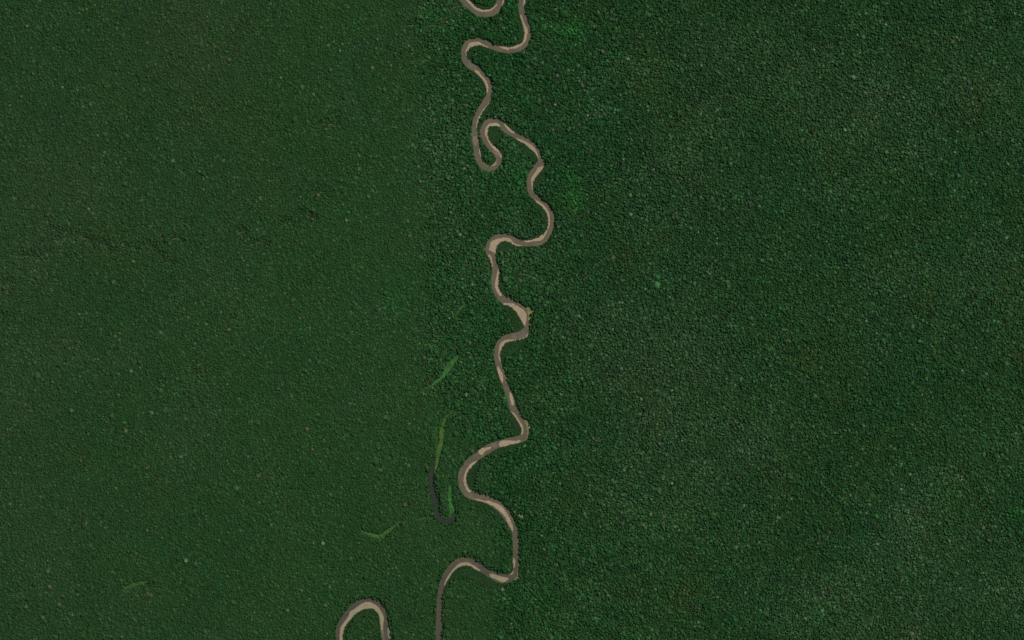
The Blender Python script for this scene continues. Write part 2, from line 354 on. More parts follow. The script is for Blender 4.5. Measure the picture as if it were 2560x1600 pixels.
SLIP = [
 ('D', [(1168,408),(1230,393),(1285,430),(1300,470),(1262,502),(1232,520),(1212,560),(1196,500),(1184,455)], M_ochre, 'ochre landslip on the right bank opposite the wide sand bar'),
 ('D', [(1215,535),(1252,545),(1268,590),(1248,612),(1218,604)], M_ochre, 'small yellow landslip just below the ochre one'),
 ('D', [(1222,650),(1275,665),(1270,675),(1226,690)], M_ochre, 'thin fallen bank strip above the corner'),
 ('E', [(1258,790),(1320,795),(1350,845),(1366,885),(1342,960),(1332,1050),(1292,1115),(1284,1100),(1316,1050),(1318,950),(1308,870)], M_ochre, 'ochre eroded rim on the outside of the sharp elbow'),
 ('G', [(1668,350),(1700,365),(1690,420),(1672,440)], M_ochre, 'small ochre scar on the right bank above the lower elbow'),
 ('G', [(1650,488),(1685,520),(1705,560),(1655,585),(1602,612),(1618,580),(1650,545)], M_ochre, 'ochre eroded corner at the lower elbow'),
 ('G', [(1420,718),(1462,722),(1462,765),(1420,775),(1408,745)], M_ochre, 'bare pale clearing just below the lower elbow'),
 ('F', [(1660,890),(1700,868),(1730,885),(1745,915),(1738,948),(1700,932),(1672,915)], M_ochre, 'bare pale clearing right of the river below the big left bend'),
 ('H', [(1140,1325),(1160,1345),(1184,1425),(1184,1492),(1164,1484),(1146,1440),(1136,1390)], M_white, 'bleached grey sand patch on the right edge of the bottom bend'),
]
slip_px = []
for i, (rg, pts, m, lab) in enumerate(SLIP):
    P = R(rg, pts); slip_px.append(P)
    tag(plate('bank_slip', P, .1, 2.4 + .03 * i, m, seed=90 + i, jit=.5), lab, kind='structure')

# oxbow lake and marsh strips
lake_pts = R('O', [(420,600,14),(400,640,22),(375,720,38),(352,800,48),(345,880,54),(348,950,56),(362,1020,60),(382,1100,66),(402,1170,58),
                   (405,1240,60),(440,1308,56),(500,1342,50),(550,1338,55),(590,1295,52),(608,1262,30)])
lake = ribbon('oxbow_lake', lake_pts, .5, M_lake, jit=.9, jk=4, seed=5)
tag(lake, 'narrow dark grey oxbow lake left of the lower river', kind='structure')
MARSH = [
 (R('O', [(575,145,10),(545,158,10),(512,190,14),(488,230,20),(474,290,34),(466,350,48),(460,420,52),(450,500,54),(432,580,48),(415,660,38),(400,740,24),(385,805,12)]), (.074,.150,.034), 'yellow green marsh grass strip at the head of the oxbow lake'),
 (R('O', [(408,300,12),(404,380,16),(412,460,14),(415,520,8)]), (.050,.125,.030), 'faint green marsh strip left of the oxbow grass'),
 (R('O', [(556,945,22),(553,1000,36),(553,1080,40),(560,1160,38),(578,1220,54),(560,1262,26)]), (.045,.165,.034), 'bright green vertical marsh strip inside the oxbow'),
 (R('P', [(1460,410,40),(1410,470,80),(1340,540,120),(1250,650,135),(1180,760,125),(1100,890,100),(1000,990,70),(880,1080,60),(760,1180,40)]), (.052,.150,.038), 'bright green slanting marsh strip above the oxbow lake'),
 (R('Q', [(530,670,30),(600,715,60),(720,755,60),(850,800,66),(980,812,78),(1090,770,84),(1200,690,86),(1310,600,70),(1400,540,40),(1500,440,28)]), (.060,.148,.036), 'curved green marsh strip in the left forest below the oxbow'),
 (R('O', [(560,1275,16),(545,1298,18),(515,1312,14),(470,1290,10)]), (.055,.135,.032), 'short green strip along the inside of the oxbow bend'),
 (R('O', [(580,138,14),(650,140,20),(715,180,24),(765,245,26),(795,330,26),(800,380,16)]), (.034,.092,.026), 'faint curved ring of low growth right of the oxbow head'),
 (R('T', [(1840,372,10),(1880,362,16),(1920,356,16),(1950,350,8)]), (.045,.105,.028), 'faint green strip left of the oxbow tail'),
 (R('X', [(1139,792,3),(1150,774,6),(1162,760,5)]), (.040,.105,.030), 'faint green strip left of the wide pinkish sand bar'),
 (R('X', [(306,1475,4),(328,1465,9),(346,1459,9),(368,1455,4)]), (.045,.125,.030), 'faint green strip in the lower left forest'),
]
REDSCAR = R('P', [(900,900,50),(840,960,70),(760,1020,60),(690,1080,30)])
tag(ribbon('mud_scar', REDSCAR, .4, noise_mat('red_mud', [(.025,.05,.02),(.05,.048,.026),(.075,.05,.034)], .02), jit=.3, seed=8),
    'reddish muddy scar beside the slanting marsh strip', kind='structure')

# creeks: brown threads glimpsed between the crowns
CREEKS = [
 ('L', [(300,610),(300,585),(380,585),(470,600),(500,585),(530,555),(580,545)]),
 ('L', [(590,520),(555,485),(530,465),(510,430),(550,415),(590,400)]),
 ('L', [(615,320),(620,275),(650,268),(690,275),(712,300),(716,350)]),
 ('L', [(780,330),(785,305),(810,293),(845,318)]),
 ('L', [(855,372),(890,362),(915,345),(940,332)]),
 ('L', [(1010,325),(1013,370),(1065,370),(1098,390),(1112,430),(1125,485),(1190,487)]),
 ('L', [(1215,470),(1245,447),(1285,450),(1287,500)]),
 ('L', [(1340,560),(1410,530),(1450,540),(1480,520),(1490,490),(1530,485)]),
 ('L', [(1610,475),(1630,500),(1645,535)]),
 ('L', [(1740,460),(1800,445),(1840,480)]),
 ('L', [(1920,540),(1950,600),(1990,650),(2080,662)]),
 ('L', [(2070,385),(2140,360),(2178,375)]),
 ('L', [(2165,232),(2198,218),(2222,180),(2262,182),(2270,222)]),
 ('L', [(130,893),(100,895),(98,970),(88,1020),(45,1045),(8,1045)]),
 ('L', [(8,1335),(40,1310),(70,1305)]),
 ('N', [(1035,812),(1090,777),(1120,770),(1160,797)]),
 ('N', [(1580,270),(1640,255),(1700,225),(1795,205)]),
 ('N', [(1460,662),(1500,645),(1540,640),(1575,700)]),
 ('N', [(1310,570),(1345,590),(1375,608)]),
 ('N', [(345,915),(290,940),(220,970)]),
 ('N', [(370,1130),(430,1150),(520,1135),(570,1118),(640,1110),(735,1135)]),
 ('A', [(540,-5),(580,30),(640,70),(682,130),(700,170),(680,212)]),
 ('A', [(530,190),(545,135),(590,108),(618,120),(628,165)]),
 ('A', [(490,238),(455,265),(430,300),(428,345),(442,390),(410,406),(330,385),(240,380),(190,395),(130,412)]),
 ('V', [(1730,245),(1775,240),(1800,235)]),
 ('V', [(860,1230),(890,1218),(945,1172),(1000,1175),(1050,1165),(1060,1110)]),
 ('V', [(1525,560),(1560,535),(1570,500)]),
 ('Z', [(1875,495),(1880,440),(1910,425),(1960,440)]),
 ('Z', [(2000,455),(2030,480),(2015,400)]),
 ('Z', [(1770,560),(1800,555),(1830,552)]),
]
creek_px = []; creek_lab = []
for i, (rg, pts) in enumerate(CREEKS):
    P = [(p[0], p[1], 1.25 + .4 * math.sin(3.1 * j + i)) for j, p in enumerate(R(rg, pts))]
    creek_px.append(P)
    o = ribbon('creek', P, .4, M_creek, jit=.18, seed=200 + i, step=.8)
    cx = sum(p[0] for p in P) / len(P) / 25.6; cy = sum(p[1] for p in P) / len(P) / 16.0
    creek_lab.append((o, cx, cy))
    tag(o, 'thin tan creek reach showing between crowns',
        group='creek reaches glimpsed through the canopy', kind='structure')

# ------------------------------------------------------------------ distance fields on the photo grid (where trees may stand)
PAD = 100
GW, GH = 2560 + 2 * PAD, 1600 + 2 * PAD
def stamp(field, x, y, r, reach):
    x += PAD; y += PAD
    R_ = int(r + reach) + 2
    x0, x1 = max(0, int(x) - R_), min(GW, int(x) + R_ + 1)
    y0, y1 = max(0, int(y) - R_), min(GH, int(y) + R_ + 1)
    if x0 >= x1 or y0 >= y1: return
    yy, xx = np.mgrid[y0:y1, x0:x1]
    d = np.hypot(xx + .0 - x, yy + .0 - y) - r
    np.minimum(field[y0:y1, x0:x1], d, out=field[y0:y1, x0:x1])
def field_from_ribbon(f, pts, reach, extra=0.0, step=1.0):
    for c in catmull(pts, step): stamp(f, c[0], c[1], max(.1, c[2] / 2 + extra), reach)
def poly_mask(P):
    P = np.array([p[:2] for p in P]) + PAD
    x0, y0 = np.maximum(np.floor(P.min(0)).astype(int) - 1, 0); x1, y1 = np.ceil(P.max(0)).astype(int) + 2
    x1 = min(x1, GW); y1 = min(y1, GH)
    if x0 >= x1 or y0 >= y1: return None
    yy, xx = np.mgrid[y0:y1, x0:x1]
    ins = np.zeros(xx.shape, bool)
    for (ax, ay), (bx, by) in zip(P, np.roll(P, -1, 0)):
        if ay == by: continue
        c = ((ay > yy) != (by > yy)) & (xx < (bx - ax) * (yy - ay) / (by - ay) + ax)
        ins ^= c
    return (slice(y0, y1), slice(x0, x1)), ins

BIG = 99.0
f_river = np.full((GH, GW), BIG, np.float32)
field_from_ribbon(f_river, river_pts, 6)
for P in slip_px:
    sl, ins = poly_mask(P); f_river[sl][ins] = -1.5
f_lake = np.full((GH, GW), BIG, np.float32)
field_from_ribbon(f_lake, lake_pts, 10)
field_from_ribbon(f_lake, [(q[0], q[1], q[2] * .6) for q in REDSCAR], 4)
f_marsh = np.full((GH, GW), BIG, np.float32)
marsh_id = np.zeros((GH, GW), np.int8)
for i, (pts, c, lab) in enumerate(MARSH):
    before = f_marsh.copy(); field_from_ribbon(f_marsh, pts, 6)
    marsh_id[f_marsh < before] = i
f_creek = np.full((GH, GW), BIG, np.float32)
for P in creek_px: field_from_ribbon(f_creek, P, 18, step=1.5)
f_sand = np.full((GH, GW), BIG, np.float32)
for P in sand_px:
    for a, b in zip(P, P[1:] + P[:1]):
        n = max(1, int(math.hypot(b[0] - a[0], b[1] - a[1]) / 2))
        for k in range(n): stamp(f_sand, a[0] + (b[0] - a[0]) * k / n, a[1] + (b[1] - a[1]) * k / n, 0, 22)
LOW = [('D', [(890,390),(1000,430),(1080,560),(1150,700),(1120,760),(1000,800),(960,700),(880,560),(850,420)]),
       ('D', [(790,1020),(870,950),(1040,915),(1190,885),(1180,980),(1080,1050),(950,1130),(860,1190),(800,1230)]),
       ('E', [(1065,690),(1180,810),(1245,920),(1225,1000),(1110,1030),(1060,930),(1040,780)]),
       ('E', [(880,1205),(1050,1170),(1200,1125),(1290,1130),(1240,1190),(1080,1240),(900,1330),(760,1320),(700,1310)]),
       ('C', [(740,940),(770,870),(820,810),(900,810),(980,880),(900,930),(760,980)]),
       ('C', [(760,1250),(830,1340),(845,1512),(755,1512)]),
       ('D', [(753,-10),(850,-10),(870,120),(860,215),(810,215),(770,140)]),
       ('B', [(1285,760),(1400,830),(1500,880),(1600,1010),(1540,1030),(1440,960),(1350,860)]),
       ('B', [(1700,1140),(1780,1060),(1800,1140),(1700,1290),(1640,1400),(1540,1490),(1540,1330)]),
       ('B', [(850,560),(960,525),(1060,600),(1060,700),(980,780),(900,760),(850,660)]),
       ('B', [(1150,500),(1250,470),(1370,540),(1400,620),(1300,620),(1210,570)]),
       ('F', [(900,280),(960,170),(1060,70),(1100,90),(1050,250),(1020,420),(960,480),(900,400)]),
       ('F', [(1000,700),(1200,740),(1380,860),(1480,1010),(1440,1000),(1300,860),(1180,790),(1040,740)]),
       ('G', [(680,520),(760,430),(880,400),(1000,450),(1180,570),(1360,660),(1500,670),(1460,720),(1340,740),(1100,660),(880,560),(700,600)]),
       ('H', [(700,1110),(800,1060),(900,1050),(990,1110),(1020,1250),(960,1180),(860,1120),(740,1170)]),
       ('A', [(750,1050),(860,1090),(960,1160),(1040,1270),(1065,1380),(1000,1260),(900,1170)]),
       ('A', [(785,830),(830,740),(940,695),(1040,700),(1000,740),(900,760),(840,850)]),
       ('A', [(860,80),(960,140),(1080,160),(1160,120),(1130,80),(1000,90)]),
       ('A', [(1560,330),(1600,380),(1630,480),(1600,600),(1520,670),(1560,560),(1570,440)]),
       ('C', [(1240,180),(1400,290),(1500,430),(1500,560),(1440,660),(1460,520),(1420,400),(1300,270)]),
       ('O', [(580,130),(700,180),(760,240),(790,340),(740,300),(660,200)]),
       ]
low = np.zeros((GH, GW), bool)
for rg, pts in LOW:
    sl, ins = poly_mask(R(rg, pts)); low[sl] |= ins

def look(F, x, y):
    return F[np.clip(np.round(y + PAD).astype(int), 0, GH - 1), np.clip(np.round(x + PAD).astype(int), 0, GW - 1)]

def vnoise(x, y, cell, seed, oct=3):
    """smooth value noise, about -1..1"""
    out = np.zeros_like(x, dtype=float); amp = 1.0; tot = 0
    for o in range(oct):
        r = np.random.default_rng(seed + 31 * o)
        nx, ny = int(3200 / cell) + 4, int(2300 / cell) + 4
        g = r.uniform(-1, 1, (ny, nx))
        u = (x + 320) / cell; v = (y + 320) / cell
        i = np.clip(np.floor(u).astype(int), 0, nx - 2); j = np.clip(np.floor(v).astype(int), 0, ny - 2)
        fu = u - i; fv = v - j
        fu = fu * fu * (3 - 2 * fu); fv = fv * fv * (3 - 2 * fv)
        val = (g[j, i] * (1 - fu) + g[j, i + 1] * fu) * (1 - fv) + (g[j + 1, i] * (1 - fu) + g[j + 1, i + 1] * fu) * fv
        out += amp * val; tot += amp; amp *= .6; cell = cell / 2.0
    return out / tot * 1.6

# ------------------------------------------------------------------ emergent crowns that the photograph lets one tell apart
TILES = {
 (0,0): "605 45 p,60 90 p,820 90 y,785 100 y,1065 112 g,940 165 p,260 250 yB,88 415 p,290 460 p,1215 693 p,205 915 y,855 990 y,690 1090 p,580 1110 t,1155 1080 p,1005 1160 dB,600 1165 p,2110 605 p,2205 290 p,1660 295 p,2285 115 p,1105 795 p,1080 1170 t,95 1000 g,800 590 g,315 700 t,40 1465 p",
 (0,400): "1095 25 p,1695 100 g,1885 108 gB,780 320 p,880 508 y,455 520 t,650 370 t,240 850 g,745 955 p,1260 960 pB,1520 710 t,1945 760 p,1665 1115 t,1075 1155 pB,1345 1235 p,1420 1245 t,2220 1220 p,2285 930 p,2330 1060 p,1000 1110 g,1605 1335 p,430 1115 t,815 1450 g,750 1458 w,1850 965 t,2355 1135 t,190 765 t,1755 285 g",
 (0,800): "1870 40 p,2165 92 tB,1960 300 d,1825 400 p,1120 510 p,2150 608 w,1540 622 p,1830 745 p,500 585 p,185 705 p,335 665 t,455 800 t,675 855 pB,1060 805 p,1548 855 p,940 905 g,1005 965 t,980 1040 t,1190 1048 yB,1270 1080 p,835 1075 p,1150 1100 t,70 1035 p,285 1050 t,1555 1110 p,1560 1165 p,1965 1085 y,190 1300 t,485 1320 p,1545 1300 t,1720 1345 pB,1725 1390 p,2145 1330 t,1385 1400 t,825 1420 p,765 1330 p,1385 1460 g,1325 450 p,340 105 t",
 (0,1200): "1080 270 t,1210 285 p,965 100 p,655 380 y,815 410 y,955 400 g,1390 475 y,380 430 t,1945 345 p,1960 100 p,790 605 p,855 620 p,1215 672 p,1275 690 p,215 715 t,470 695 t,1760 760 wB,450 762 p,515 750 p,455 865 tB,330 840 t,130 855 t,1395 1078 tB,470 1010 tB,875 1015 p,560 1175 tB,250 1195 pB,405 1300 pB,740 1330 p,1765 1125 p,2160 1370 p,1035 1325 t,1155 1480 t,1935 1475 t",
 (560,0): "705 52 y,920 262 y,985 432 yB,1095 482 w,1008 660 dB,1450 370 dB,1355 405 d,1440 460 p,1505 342 g,1775 475 p,1575 620 pB,1405 640 yB,1330 560 t,830 610 p,1465 835 t,90 295 p,1620 1205 p,785 1145 p,755 1240 p,1275 1475 tB,1385 1480 d,1860 292 w,2090 650 t,1865 160 pB,50 565 tB,25 490 g,1290 180 g,1690 1110 p,830 1395 t",
 (560,400): "465 40 t,1275 90 tB,1480 55 p,1855 205 tB,2115 175 tB,2310 210 t,310 395 t,720 350 p,890 335 yB,415 548 g,1175 495 gB,1155 570 yB,835 560 tB,680 565 p,1355 615 t,1755 715 tB,2135 450 p,2160 565 p,2205 675 pB,1905 905 p,375 890 p,172 930 p,855 920 t,105 1215 t,235 1135 t,1490 1225 p,1465 1415 tB,1500 1400 d,1590 1428 p,1635 1110 p,2130 1495 w,2100 1290 p",
 (560,800): "520 95 t,1820 175 d,1995 155 p,1850 222 y,2300 310 dB,1895 355 tB,1800 370 gB,1780 325 d,1275 350 t,1315 650 p,513 650 p,740 520 y,775 480 g,1125 760 p,1520 922 pB,785 1030 tB,835 1225 tB,1350 1220 t,905 1350 p,435 1455 p,325 1475 tB,30 1335 t,485 1115 y,2360 950 p,1825 530 g",
 (560,1200): "935 600 wB,845 595 y,1710 230 tB,840 155 t,1400 845 t,1625 830 t,1860 1030 t,1725 1050 p,955 1185 pB,1000 1100 gB,430 1280 p,45 1370 p,2020 770 w,1790 1430 p,1720 1440 t,1785 470 t,495 130 g",
 (1300,0): "225 350 p,240 460 p,140 555 tB,80 640 pB,350 715 tB,555 770 p,480 870 p,420 835 gB,780 485 tB,1018 560 wB,880 365 t,1105 362 t,860 185 p,1100 660 t,740 120 yB,490 285 gB,235 260 gB,2165 110 t,1205 1010 w,1805 1300 pB,455 1230 p,560 1180 t,1595 1450 t,600 1355 gB,2150 240 gB,2045 930 t",
 (1300,400): "455 65 y,1000 215 t,1040 335 yB,1440 345 dB,1580 335 p,1525 380 t,1925 465 pB,1470 505 p,510 480 t,365 630 pB,985 635 t,1240 660 w,880 925 tB,1590 920 p,1815 995 p,1770 1060 t,1645 1170 tB,2370 940 w,2360 1335 p,2320 1470 t,1010 1210 p,480 330 gB,1825 395 g",
 (1300,800): "840 150 t,1150 355 pB,690 600 pB,1080 680 t,175 740 p,415 905 p,830 930 p,820 970 t,1320 1170 pB,1435 430 gB,2325 370 w,2365 435 w,1925 310 t,1395 855 y,1580 985 p,1290 1035 t,1680 810 g",
 (1300,1200): "1235 325 yB,1505 160 t,970 410 pB,760 440 t,205 525 w,1605 815 p,1355 345 t,1520 545 p,455 840 t,1700 900 p,1865 1105 w,1410 1250 pB,1925 1225 p,1105 1160 p,885 1410 t,2085 1400 t,750 990 p,305 250 t,80 1220 g,750 1070 y",
 (1920,0): "685 65 p,230 225 t,1640 15 p,1050 205 t,1230 270 p,1310 270 p,2100 265 gB,700 510 gB,1740 400 tB,1105 685 p,1250 680 p,1000 680 t,1390 1060 p,1320 1110 pB,1430 1175 p,1255 1200 p,1785 1245 pB,1460 1265 p,2105 1275 t,1895 775 dB,1120 1440 yB,925 835 t,920 130 gB",
 (1920,400): "400 95 p,525 225 t,905 95 t,1795 150 dB,2050 230 y,465 615 p,1420 650 p,2045 830 p,2120 855 t,1500 1100 gB,1500 1180 g,975 995 p,340 1220 t,825 1250 t,975 1240 t,455 1300 t,2275 1380 pB,2230 1325 g,10 1335 p,22 945 d",
 (1920,800): "1365 65 wB,1025 125 w,155 95 t,340 180 p,1115 325 p,2115 285 p,735 450 t,380 540 p,1495 470 d,1495 555 gB,1530 660 t,1530 685 g,900 1000 tB,1390 1030 w,215 1015 t,2270 935 t,720 1040 d,2305 695 p,1250 1380 gB,340 820 t",
 (1920,1200): "90 355 yB,1025 340 gB,1360 455 gB,1710 575 yB,2030 450 yB,2085 570 tB,1480 530 t,1355 715 w,1890 765 w,1465 975 gB,665 980 p,1210 1110 pB,1770 1195 pB,1300 1440 p,580 100 p,900 255 d,1030 655 g,2400 300 gB",
}
emer = []
for (ox, oy), s in TILES.items():
    for e in s.split(','):
        a, b, c = e.split()
        emer.append((ox + int(a) / 3.78, oy + int(b) / 3.78, c[0], 'B' in c))
rs = random.Random(3)
keep = []
for e in sorted(emer, key=lambda e: (not e[3], e[2] not in 'wgy', rs.random())):
    if all(math.hypot(e[0] - k[0], e[1] - k[1]) > 8 for k in keep):
        if look(f_river, np.array([e[0]]), np.array([e[1]]))[0] > 5: keep.append(e)
things, rest = keep[:300], keep[300:]

PAL = {'p': (.056, .096, .050), 'w': (.115, .165, .100), 't': (.080, .085, .050), 'g': (.028, .125, .026),
       'y': (.085, .120, .040), 'd': (.045, .082, .062)}
WORD = {'p': 'pale grey-green', 'w': 'whitish grey', 't': 'tan brown', 'g': 'bright green', 'y': 'yellow-green', 'd': 'bluish grey'}

def crown_mesh(shape, key):
    """umbrella-like lumpy crown of unit radius, centre at its underside"""
    import bmesh
    r = np.random.default_rng(500 + shape * 7)
    bm = bmesh.new(); bmesh.ops.create_icosphere(bm, subdivisions=3, radius=1)
    lob = [(r.uniform(0, 2 * math.pi), r.uniform(.35, .85), r.uniform(.2, .38), r.uniform(.28, .45)) for _ in range(9)]
    cl = bm.loops.layers.color.new('leaf_colour') if False else None
    for v in bm.verts:
        x, y, z = v.co
        z = z * .62 if z > 0 else z * .22
        k = 1 + .08 * math.sin(3 * math.atan2(y, x) + shape) + .06 * math.sin(5 * math.atan2(y, x) + 2 * shape)
        x *= k * .85; y *= k * .85
        for a, rr, h, w in lob:
            dx, dy = x - rr * math.cos(a), y - rr * math.sin(a)
            g = math.exp(-(dx * dx + dy * dy) / (w * w * .5))
            if v.co.z > -.1: z += h * g * .8
            x += .12 * g * math.cos(a); y += .12 * g * math.sin(a)
        n = r.normal(0, .035, 3)
        v.co = (x + n[0], y + n[1], z + n[2])
    me = bpy.data.meshes.new('crown'); bm.to_mesh(me); bm.free()
    me.shade_smooth()
    ca = me.color_attributes.new('leaf_colour', 'FLOAT_COLOR', 'POINT')
    base = np.array(PAL[key]) * (1 + .06 * (shape - 1.5))
    c = np.ones((len(me.vertices), 4), np.float32)
    c[:, :3] = base[None, :] * np.exp(r.normal(0, .16, len(me.vertices)))[:, None]
    ca.data.foreach_set('color', c.ravel())
    me.materials.append(M_leaf)
    return me

def trunk_mesh():
    V, F = [], []
    for k, (z, rr) in enumerate([(0, 1.9), (.08, 1.1), (.6, .8), (1, .6)]):
        for i in range(7):
            a = i * 2 * math.pi / 7; V.append((rr * math.cos(a), rr * math.sin(a), z))
    for k in range(3):
        for i in range(7):
            j = (i + 1) % 7; F.append((7 * k + i, 7 * k + j, 7 * k + 7 + j, 7 * k + 7 + i))
    me = bpy.data.meshes.new('trunk'); me.from_pydata(V, [], F); me.update(); me.shade_smooth(); me.materials.append(M_trunk)
    return me
TR = trunk_mesh()
CM = {}
ANCH = [(1165, 95, 'the upper left river bend'), (1320, 75, 'the first big bend from the top'), (1225, 370, 'the hairpin loop'),
        (1355, 400, 'the right hand river elbow'), (1380, 550, 'the wide right hand bend'), (1225, 600, 'the broad mid river sand bar'),
        (1320, 780, 'the ochre bank slip'), (1250, 930, 'the straight reach'), (1320, 1075, 'the sharp elbow'),
        (1155, 1200, 'the big left bend'), (1085, 1230, 'the oxbow lake'), (1290, 1425, 'the lower elbow'),
        (915, 1520, 'the bottom edge bend'), (1165, 1400, 'the arched lower bend')]
def side(dx, dy):
    if abs(dx) > 2.2 * abs(dy): return 'right of' if dx > 0 else 'left of'
    if abs(dy) > 2.2 * abs(dx): return 'below' if dy > 0 else 'above'
    return ('lower ' if dy > 0 else 'upper ') + ('right of' if dx > 0 else 'left of')
NW = 'zero one two three four five six seven eight nine ten eleven twelve thirteen fourteen fifteen sixteen seventeen eighteen nineteen'.split()
TW = [None, None, 'twenty', 'thirty', 'forty', 'fifty', 'sixty', 'seventy', 'eighty', 'ninety']
def words(v):
    v = int(max(0, min(99, round(v))))
    return NW[v] if v < 20 else TW[v // 10] + ('-' + NW[v % 10] if v % 10 else '')
def zone(px, py):
    v = 'top' if py < 300 else 'upper' if py < 640 else 'middle' if py < 960 else 'lower' if py < 1300 else 'bottom'
    h = 'far left' if px < 420 else 'left' if px < 850 else 'centre left' if px < 1130 else 'river corridor' if px < 1430 \
        else 'centre right' if px < 1800 else 'right' if px < 2200 else 'far right'
    return v + ' ' + h
def desc(e): return ('broad ' if e[3] else 'small ') + WORD[e[2]]
def label_options(e, others):
    px, py, key, big = e
    near = sorted(others, key=lambda a: math.hypot(a[0] - px, a[1] - py))[1:4]
    best = min(ANCH, key=lambda a: math.hypot(a[0] - px, a[1] - py))
    if math.hypot(best[0] - px, best[1] - py) < 110:
        yield '%s tree crown %s %s' % (desc(e), side(px - best[0], py - best[1]).replace('lower ', 'below and ').replace('upper ', 'above and '), best[2])
    a = near[0]
    yield '%s tree crown %s a %s one, %s' % (desc(e), side(px - a[0], py - a[1]), desc(a), zone(px, py))
    a, b = near[:2]
    yield '%s tree crown between %s and %s ones, %s' % (desc(e), WORD[a[2]], WORD[b[2]], zone(px, py))
    a = near[1]
    yield '%s tree crown %s a %s one, %s' % (desc(e), side(px - a[0], py - a[1]), desc(a), zone(px, py))
    yield '%s tree crown, %s percent across and %s percent down' % (desc(e), words(px / 25.6), words(py / 16))
for o, cx, cy in creek_lab: o['label'] = 'thin tan creek reach between crowns, %s percent across, %s percent down' % (words(cx), words(cy))
used = set()
for i, (px, py, key, big) in enumerate(things):
    shape = i % 4
    if (shape, key) not in CM: CM[(shape, key)] = crown_mesh(shape, key)
    rr = (rs.uniform(5.0, 6.3) if big else rs.uniform(3.3, 4.4)) * S * (.85 if key == 'w' and not big else 1)
    h = rs.uniform(31, 37)
    x, y = W(px, py)
    root = bpy.data.objects.new('emergent_tree', None); COL.objects.link(root); root.location = (x, y, 0)
    root.empty_display_size = 5
    c = bpy.data.objects.new('crown', CM[(shape, key)]); COL.objects.link(c); c.parent = root
    c.location = (0, 0, h - .55 * rr); c.scale = (rr, rr * rs.uniform(.8, 1.1), rr * .7)
    c.rotation_euler = (0, 0, rs.uniform(0, 6.28))
    t = bpy.data.objects.new('trunk', TR); COL.objects.link(t); t.parent = root; t.scale = (1, 1, h - .5 * rr)
    lab = None
    for cand in label_options(things[i], things):
        if cand not in used: lab = cand; break
    used.add(lab)
    tag(root, lab, 'tree', 'tall emergent trees standing out of the canopy')

# ------------------------------------------------------------------ canopy crowns (one mass of about 200 000)
def crown_field(name, x, y, z, r, depth, colour, seed, mat, label, side_n=4, name_kind='stuff', round_=.68):
    """each crown is a real faceted dome: a low ring, a high ring and a crest"""
    g = np.random.default_rng(seed)
    n = len(x); m = side_n
    X = (x - 1280) * S; Y = (800 - y) * S; Rm = r * S
    a0 = g.uniform(0, 2 * math.pi, n)
    k = np.arange(m)
    ang = a0[:, None] + 2 * math.pi * k / m + g.normal(0, .12, (n, m))
    rl = Rm[:, None] * g.uniform(.82, 1.18, (n, m))
    ang2 = ang + math.pi / m
    ru = Rm[:, None] * round_ * g.uniform(.75, 1.25, (n, m))
    V = np.empty((n, 2 * m + 1, 3), np.float32)
    V[:, :m, 0] = X[:, None] + rl * np.cos(ang); V[:, :m, 1] = Y[:, None] + rl * np.sin(ang)
    V[:, :m, 2] = (z - depth)[:, None]
    V[:, m:2 * m, 0] = X[:, None] + ru * np.cos(ang2); V[:, m:2 * m, 1] = Y[:, None] + ru * np.sin(ang2)
    V[:, m:2 * m, 2] = (z - depth * .22)[:, None] - depth[:, None] * g.uniform(-.12, .16, (n, m))
    V[:, 2 * m, 0] = X + Rm * g.normal(0, .14, n); V[:, 2 * m, 1] = Y + Rm * g.normal(0, .14, n); V[:, 2 * m, 2] = z
    f = []
    for i in range(m):
        j = (i + 1) % m
        f += [(i, j, m + i), (j, m + j, m + i), (m + i, m + j, 2 * m)]
    f = np.array(f, np.int32)
    nv = 2 * m + 1
    F = (f[None] + (np.arange(n, dtype=np.int32) * nv)[:, None, None]).reshape(-1)
    me = bpy.data.meshes.new(name)
    me.vertices.add(n * nv); me.vertices.foreach_set('co', V.reshape(-1))
    nf = n * len(f)
    me.loops.add(nf * 3); me.loops.foreach_set('vertex_index', F)
    me.polygons.add(nf)
    me.polygons.foreach_set('loop_start', np.arange(nf, dtype=np.int32) * 3)
    me.polygons.foreach_set('loop_total', np.full(nf, 3, np.int32))
    me.update(calc_edges=True)
    me.shade_smooth()
    ca = me.color_attributes.new('leaf_colour', 'FLOAT_COLOR', 'POINT')
    c = np.ones((n, nv, 4), np.float32)
    c[:, :, :3] = colour[:, None, :] * g.uniform(.88, 1.12, (n, nv, 1))
    ca.data.foreach_set('color', np.clip(c, .002, 1).reshape(-1))
    me.materials.append(mat)
    o = bpy.data.objects.new(name, me); COL.objects.link(o)
    tag(o, label, kind=name_kind)
    return o

MX, MY = 46, 40
def jitter_grid(sp, j, seed):
    g = np.random.default_rng(seed)
    xs = np.arange(-MX, 2560 + MX, sp); ys = np.arange(-MY, 1600 + MY, sp * .9)
    x, y = np.meshgrid(xs, ys)
    x = x + (np.arange(len(ys))[:, None] % 2) * sp / 2
    x = x + g.uniform(-j, j, x.shape) * sp; y = y + g.uniform(-j, j, y.shape) * sp
    return x.ravel(), y.ravel()

x, y = jitter_grid(4.7, .54, 11)
n = len(x)
